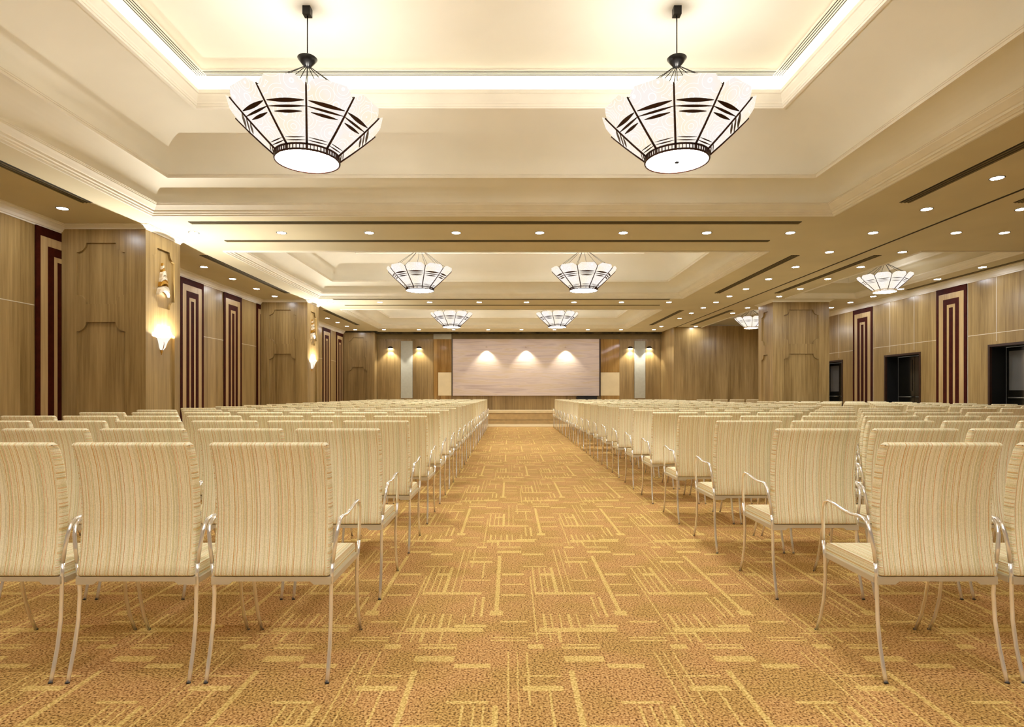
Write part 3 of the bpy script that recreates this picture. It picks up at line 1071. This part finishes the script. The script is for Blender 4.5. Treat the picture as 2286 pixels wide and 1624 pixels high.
HB = 1.1 + 2.087
for k, (a, b) in enumerate(CY):  # the pair behind the camera is unseen, added as fill
    y = (a + b) / 2
    for x, side in ((-1.82, 'on the sconce side'), (1.51, 'on the door side')):
        lb = ['unseen flared glass chandelier added behind the seating', 'biggest-looking flared glass chandelier in the nearest coffer', 'flared glass chandelier in the second coffer',
              'flared glass chandelier in the coffer nearest the stage'][k] + ', ' + side
        chandelier(x, y, 1.0, HB, ZC + RISE, True, lb, 'large flared chandeliers', cables=True)
for k in (2, 3):
    a, b = CY[k]
    chandelier(7.64, (a + b) / 2, 0.745, 1.1 + 2.06, ZC + 0.50, False, ['small cream-ringed chandelier in the narrow coffer, nearer one', 'small cream-ringed chandelier half hidden by the free-standing pillar'][k - 2], 'small chandeliers past the track')


# ------------------------------------------------------------------ sconces on the pillar sides
def sconce(yc, which):
    root = empty('wall_sconce', (XP - 0.034, yc, 1.69))
    q = 0.88
    S = lambda name, prof, mat, z=0.0: MB().lathe([(a_ * q, b_ * q) for a_, b_ in prof], mat, c=(0.0, 0, z), seg=20, a0=-math.pi / 2, a1=math.pi / 2).build(name, root)
    S('bowl', [(0.012, 0.04), (0.035, 0.05), (0.062, 0.09), (0.080, 0.15), (0.100, 0.20), (0.128, 0.24), (0.124, 0.243), (0.094, 0.205), (0.072, 0.15), (0.05, 0.10), (0.01, 0.06)], 'lit_porcelain')
    S('finial', [(0.0, -0.035), (0.008, -0.03), (0.006, -0.01), (0.016, 0.0), (0.022, 0.018), (0.018, 0.035), (0.034, 0.048), (0.03, 0.055), (0.0, 0.055)], 'gold')
    gl = MB()
    for a_ in (-0.55, 0.55):
        gl.tube([Vector(v_) * q for v_ in [(0.038 * math.cos(a_), 0.038 * math.sin(a_), 0.055), (0.068 * math.cos(a_), 0.068 * math.sin(a_), 0.09), (0.083 * math.cos(a_), 0.083 * math.sin(a_), 0.14), (0.10 * math.cos(a_ * 1.2), 0.10 * math.sin(a_ * 1.2), 0.18)]], [0.005, 0.006, 0.004, 0.002], 'gold', seg=6)
    gl.build('gold_leaf', root)
    lamp('sconce_light', 'POINT', (0.058, 0, 0.19), P_SCONCE, (1.0, 0.97, 0.86), root, shadow_soft_size=0.015)
    tag(root, 'glowing white tulip wall sconce on the %s pillar' % which, 'wall lamp', 'tulip sconces on the pillars')
    orn = empty('shell_ornament', (XP - 0.034, yc, 2.56))

    def crescent(w, z, h, d, mat, name):
        w, d = w * 1.3, d * 1.5
        m2 = MB()
        k = 12
        up, lo = [], []
        for j in range(k + 1):
            t = -1 + 2 * j / k
            c_ = math.sqrt(max(0, 1 - t * t))
            up.append((t * w, z + h * c_ ** 1.0))
            lo.append((t * w, z + h * 0.45 * c_ - h * 0.18 * abs(t)))
        rings = []
        for dd in (0.001, d):
            rings.append([(dd * (1 if dd < 0.002 else 0.6 + 0.4 * math.sqrt(max(0, 1 - (p[0] / w) ** 2))), p[0], p[1]) for p in up + lo[::-1]])
        m2.grid(rings, mat, smooth=False, cap=True)
        m2.build(name, orn)
    crescent(0.098, -0.02, 0.12, 0.05, 'porcelain', 'fan')
    crescent(0.066, 0.10, 0.09, 0.05, 'gold', 'gold_scroll')
    crescent(0.052, 0.165, 0.08, 0.045, 'porcelain', 'shell')
    crescent(0.040, 0.225, 0.10, 0.04, 'porcelain', 'shell')
    crescent(0.026, 0.30, 0.06, 0.032, 'gold', 'gold_scroll')
    crescent(0.018, 0.345, 0.06, 0.026, 'porcelain', 'shell')
    crescent(0.011, 0.39, 0.05, 0.02, 'gold', 'tip')
    tag(orn, 'stacked white and gold shell ornament above the %s pillar sconce' % which, 'ornament', 'shell ornaments above the sconces')


sconce(8.54, 'nearer')
sconce(15.04, 'farther')


# ------------------------------------------------------------------ chairs
def chair_parts():
    P = {}
    # backrest: closed side profile (y, z), swept across the width
    rear = [(0.030, 0.402), (0.038, 0.44), (0.048, 0.50), (0.055, 0.58), (0.056, 0.66), (0.048, 0.74), (0.034, 0.82), (0.014, 0.88), (0.004, 0.900)]
    th = 0.044
    cap_t = [(0.004, 0.905), (0.012, 0.911), (0.028, 0.912), (0.042, 0.905)]
    front = [(y + th, z) for y, z in reversed(rear[:-1])]
    cap_b = [(0.068, 0.394), (0.052, 0.390), (0.036, 0.394)]
    sec = rear + cap_t + front + cap_b
    cy, cz = sum(p[0] for p in sec) / len(sec), sum(p[1] for p in sec) / len(sec)

    def ring(x, sh):
        out = []
        m_ = len(sec)
        for i, (y, z) in enumerate(sec):
            y0_, z0_ = sec[i - 1]
            y1_, z1_ = sec[(i + 1) % m_]
            t = Vector((y1_ - y0_, z1_ - z0_)).normalized()
            nn = Vector((-t.y, t.x))
            out.append((x, y + nn.x * -sh if False else y - nn.x * -sh * 1.0, z - nn.y * -sh))
        return out
    # choose the shrink direction that moves points inwards
    test = ring(0, 0.006)
    inward = sum(math.hypot(p[1] - cy, p[2] - cz) for p in test) < sum(math.hypot(p[0] - cy, p[1] - cz) for p in sec)
    sg = 1 if inward else -1
    W = 0.2245
    b = MB()
    b.grid([ring(-W + 0.008, 0), ring(W - 0.008, 0)], 'fab_x')
    for s in (-1, 1):
        b.grid([ring(s * (W - 0.008), 0), ring(s * (W - 0.002), sg * 0.003), ring(s * W, sg * 0.009)], 'fab_z')
        b.face(ring(s * W, sg * 0.009), 'fab_z')
    P['backrest'] = b
    # seat: rounded front edge
    ss = [(0.060, 0.372), (0.060, 0.428), (0.12, 0.438), (0.26, 0.440), (0.37, 0.436), (0.425, 0.424), (0.445, 0.404), (0.440, 0.384), (0.42, 0.372)]
    st = MB()
    sr = lambda x, k: [(x, y if not k else min(max(y, 0.066), 0.437), z if not k else min(max(z, 0.378), 0.430)) for y, z in ss]
    st.grid([sr(-0.214, 0), sr(0.214, 0)], 'fab_x', smooth=False)
    for s in (-1, 1):
        st.grid([sr(s * 0.214, 0), sr(s * 0.222, 1)], 'fab_z', smooth=False)
        st.face(sr(s * 0.222, 1), 'fab_z')
    P['seat'] = st
    fr = MB()
    fr.box(-0.232, 0.232, 0.040, 0.062, 0.372, 0.390, 'rail')
    for s in (-1, 1):
        a_, b_ = sorted((s * 0.14, s * 0.232))
        fr.face([(s * 0.232, 0.040, 0.372), (s * 0.15, 0.040, 0.372), (s * 0.165, 0.040, 0.360), (s * 0.232, 0.040, 0.360)], 'rail')
        fr.box(min(s * 0.165, s * 0.232), max(s * 0.165, s * 0.232), 0.0402, 0.062, 0.360, 0.3721, 'rail')
        fr.box(min(s * 0.222, s * 0.238), max(s * 0.222, s * 0.238), 0.06, 0.42, 0.362, 0.384, 'rail')
    fr.box(-0.225, 0.225, 0.385, 0.405, 0.355, 0.372, 'rail')
    P['seat_frame'] = fr
    rl = [(0.230, -0.004, 0.0), (0.230, 0.011, 0.05), (0.2295, 0.031, 0.12), (0.228, 0.050, 0.22), (0.227, 0.056, 0.32), (0.229, 0.054, 0.39), (0.234, 0.052, 0.44)]
    fl = [(0.244, 0.414, 0.44), (0.238, 0.412, 0.36), (0.233, 0.418, 0.27), (0.230, 0.435, 0.17), (0.230, 0.462, 0.08), (0.230, 0.500, 0.0)]
    arm = [(0.234, 0.052, 0.44), (0.242, 0.053, 0.50), (0.249, 0.058, 0.55), (0.252, 0.070, 0.585), (0.252, 0.094, 0.604), (0.252, 0.130, 0.608), (0.252, 0.180, 0.604),
           (0.250, 0.240, 0.608), (0.251, 0.310, 0.622), (0.252, 0.355, 0.628), (0.252, 0.385, 0.618), (0.251, 0.400, 0.590), (0.249, 0.405, 0.54), (0.246, 0.411, 0.48), (0.244, 0.414, 0.44)]
    for s, nm in ((-1, 'a'), (1, 'b')):
        mir = lambda L: [(s * x, y, z) for x, y, z in L]
        P['leg_r' + nm] = MB().tube(mir(rl), 0.0082, 'chrome', flat=0.8).tube([(s * 0.23, -0.005, 0.0), (s * 0.23, -0.004, 0.003)], 0.0087, 'rubber')
        P['leg_f' + nm] = MB().tube(mir(fl), 0.0080, 'chrome', flat=0.8).tube([(s * 0.23, 0.501, 0.0), (s * 0.23, 0.499, 0.003)], 0.0085, 'rubber')
        P['armrest' + nm] = MB().tube(mir(arm), 0.0080, 'chrome', flat=0.85)
    return P


parts = chair_parts()
proto = empty('striped_armchair', (0, 0, 0))
for key, nm in (('backrest', 'backrest'), ('seat', 'seat'), ('seat_frame', 'seat_frame'), ('leg_ra', 'leg'), ('leg_rb', 'leg'), ('leg_fa', 'leg'), ('leg_fb', 'leg'), ('armresta', 'armrest'), ('armrestb', 'armrest')):
    parts[key].build(nm, proto)
joined = MB()
for p in parts.values():
    base = len(joined.v)
    joined.v += p.v
    joined.f += [tuple(i + base for i in f) for f in p.f]
    joined.mi += [joined.m(p.mats[i]) for i in p.mi]
    joined.sm += p.sm
far_proto = joined.build('striped_armchair')
used = {'near': False, 'far': False}
PITCH, ROW = 0.5247, 0.904


def place_chair(x, row, label, group, whole):
    if whole:
        o = far_proto if not used['far'] else far_proto.copy()
        if used['far']:
            C.objects.link(o)
        used['far'] = True
    else:
        o = proto if not used['near'] else copy_tree(proto)
        used['near'] = True
    o.location = (x, 2.231 + ROW * row, 0)
    tag(o, label, 'chair', group)


def seat_word(j):
    return 'aisle seat' if j == 0 else '%s seat from the aisle' % ORD[j]


def row_word(k):
    return 'nearest row' if k == 0 else ('row nearest the stage' if k == 18 else '%s row from the camera' % ORD[k])


for k in range(19):
    D = 2.231 + ROW * k
    for j in range(7):
        xr = -0.6975 - PITCH * j            # inner edge of a chair on the sconce side
        if 1137 + 1310 * (xr + 0.04) / D > 0:
            place_chair(xr - 0.2245, k, 'striped armchair, sconce side, %s, %s' % (row_word(k), seat_word(j)), 'striped armchairs on the sconce side', k >= 13)
        xl = 1.435 + PITCH * j
        if 1137 + 1310 * (xl - 0.04) / (D + 0.3) < 2286:
            place_chair(xl + 0.2245, k, 'striped armchair, door side, %s, %s' % (row_word(k), seat_word(j)), 'striped armchairs on the door side', k >= 13)
for k in list(range(6, 14)) + [18]:
    D = 2.231 + ROW * k
    for j in range(6):
        xl = 5.92 + PITCH * j
        if k == 18 and j > 4:
            continue
        if xl + 0.49 > XR - 0.02:
            continue
        if 1137 + 1310 * (xl - 0.04) / (D + 0.3) < 2286:
            place_chair(xl + 0.2245, k, 'striped armchair in block by doors, %s, %s from track' % (row_word(k), ORD[j]), 'striped armchairs in the block by the doors', k >= 9)
print('chairs', sum(1 for o in C.objects if o.get('category') == 'chair'), 'objects', len(C.objects))
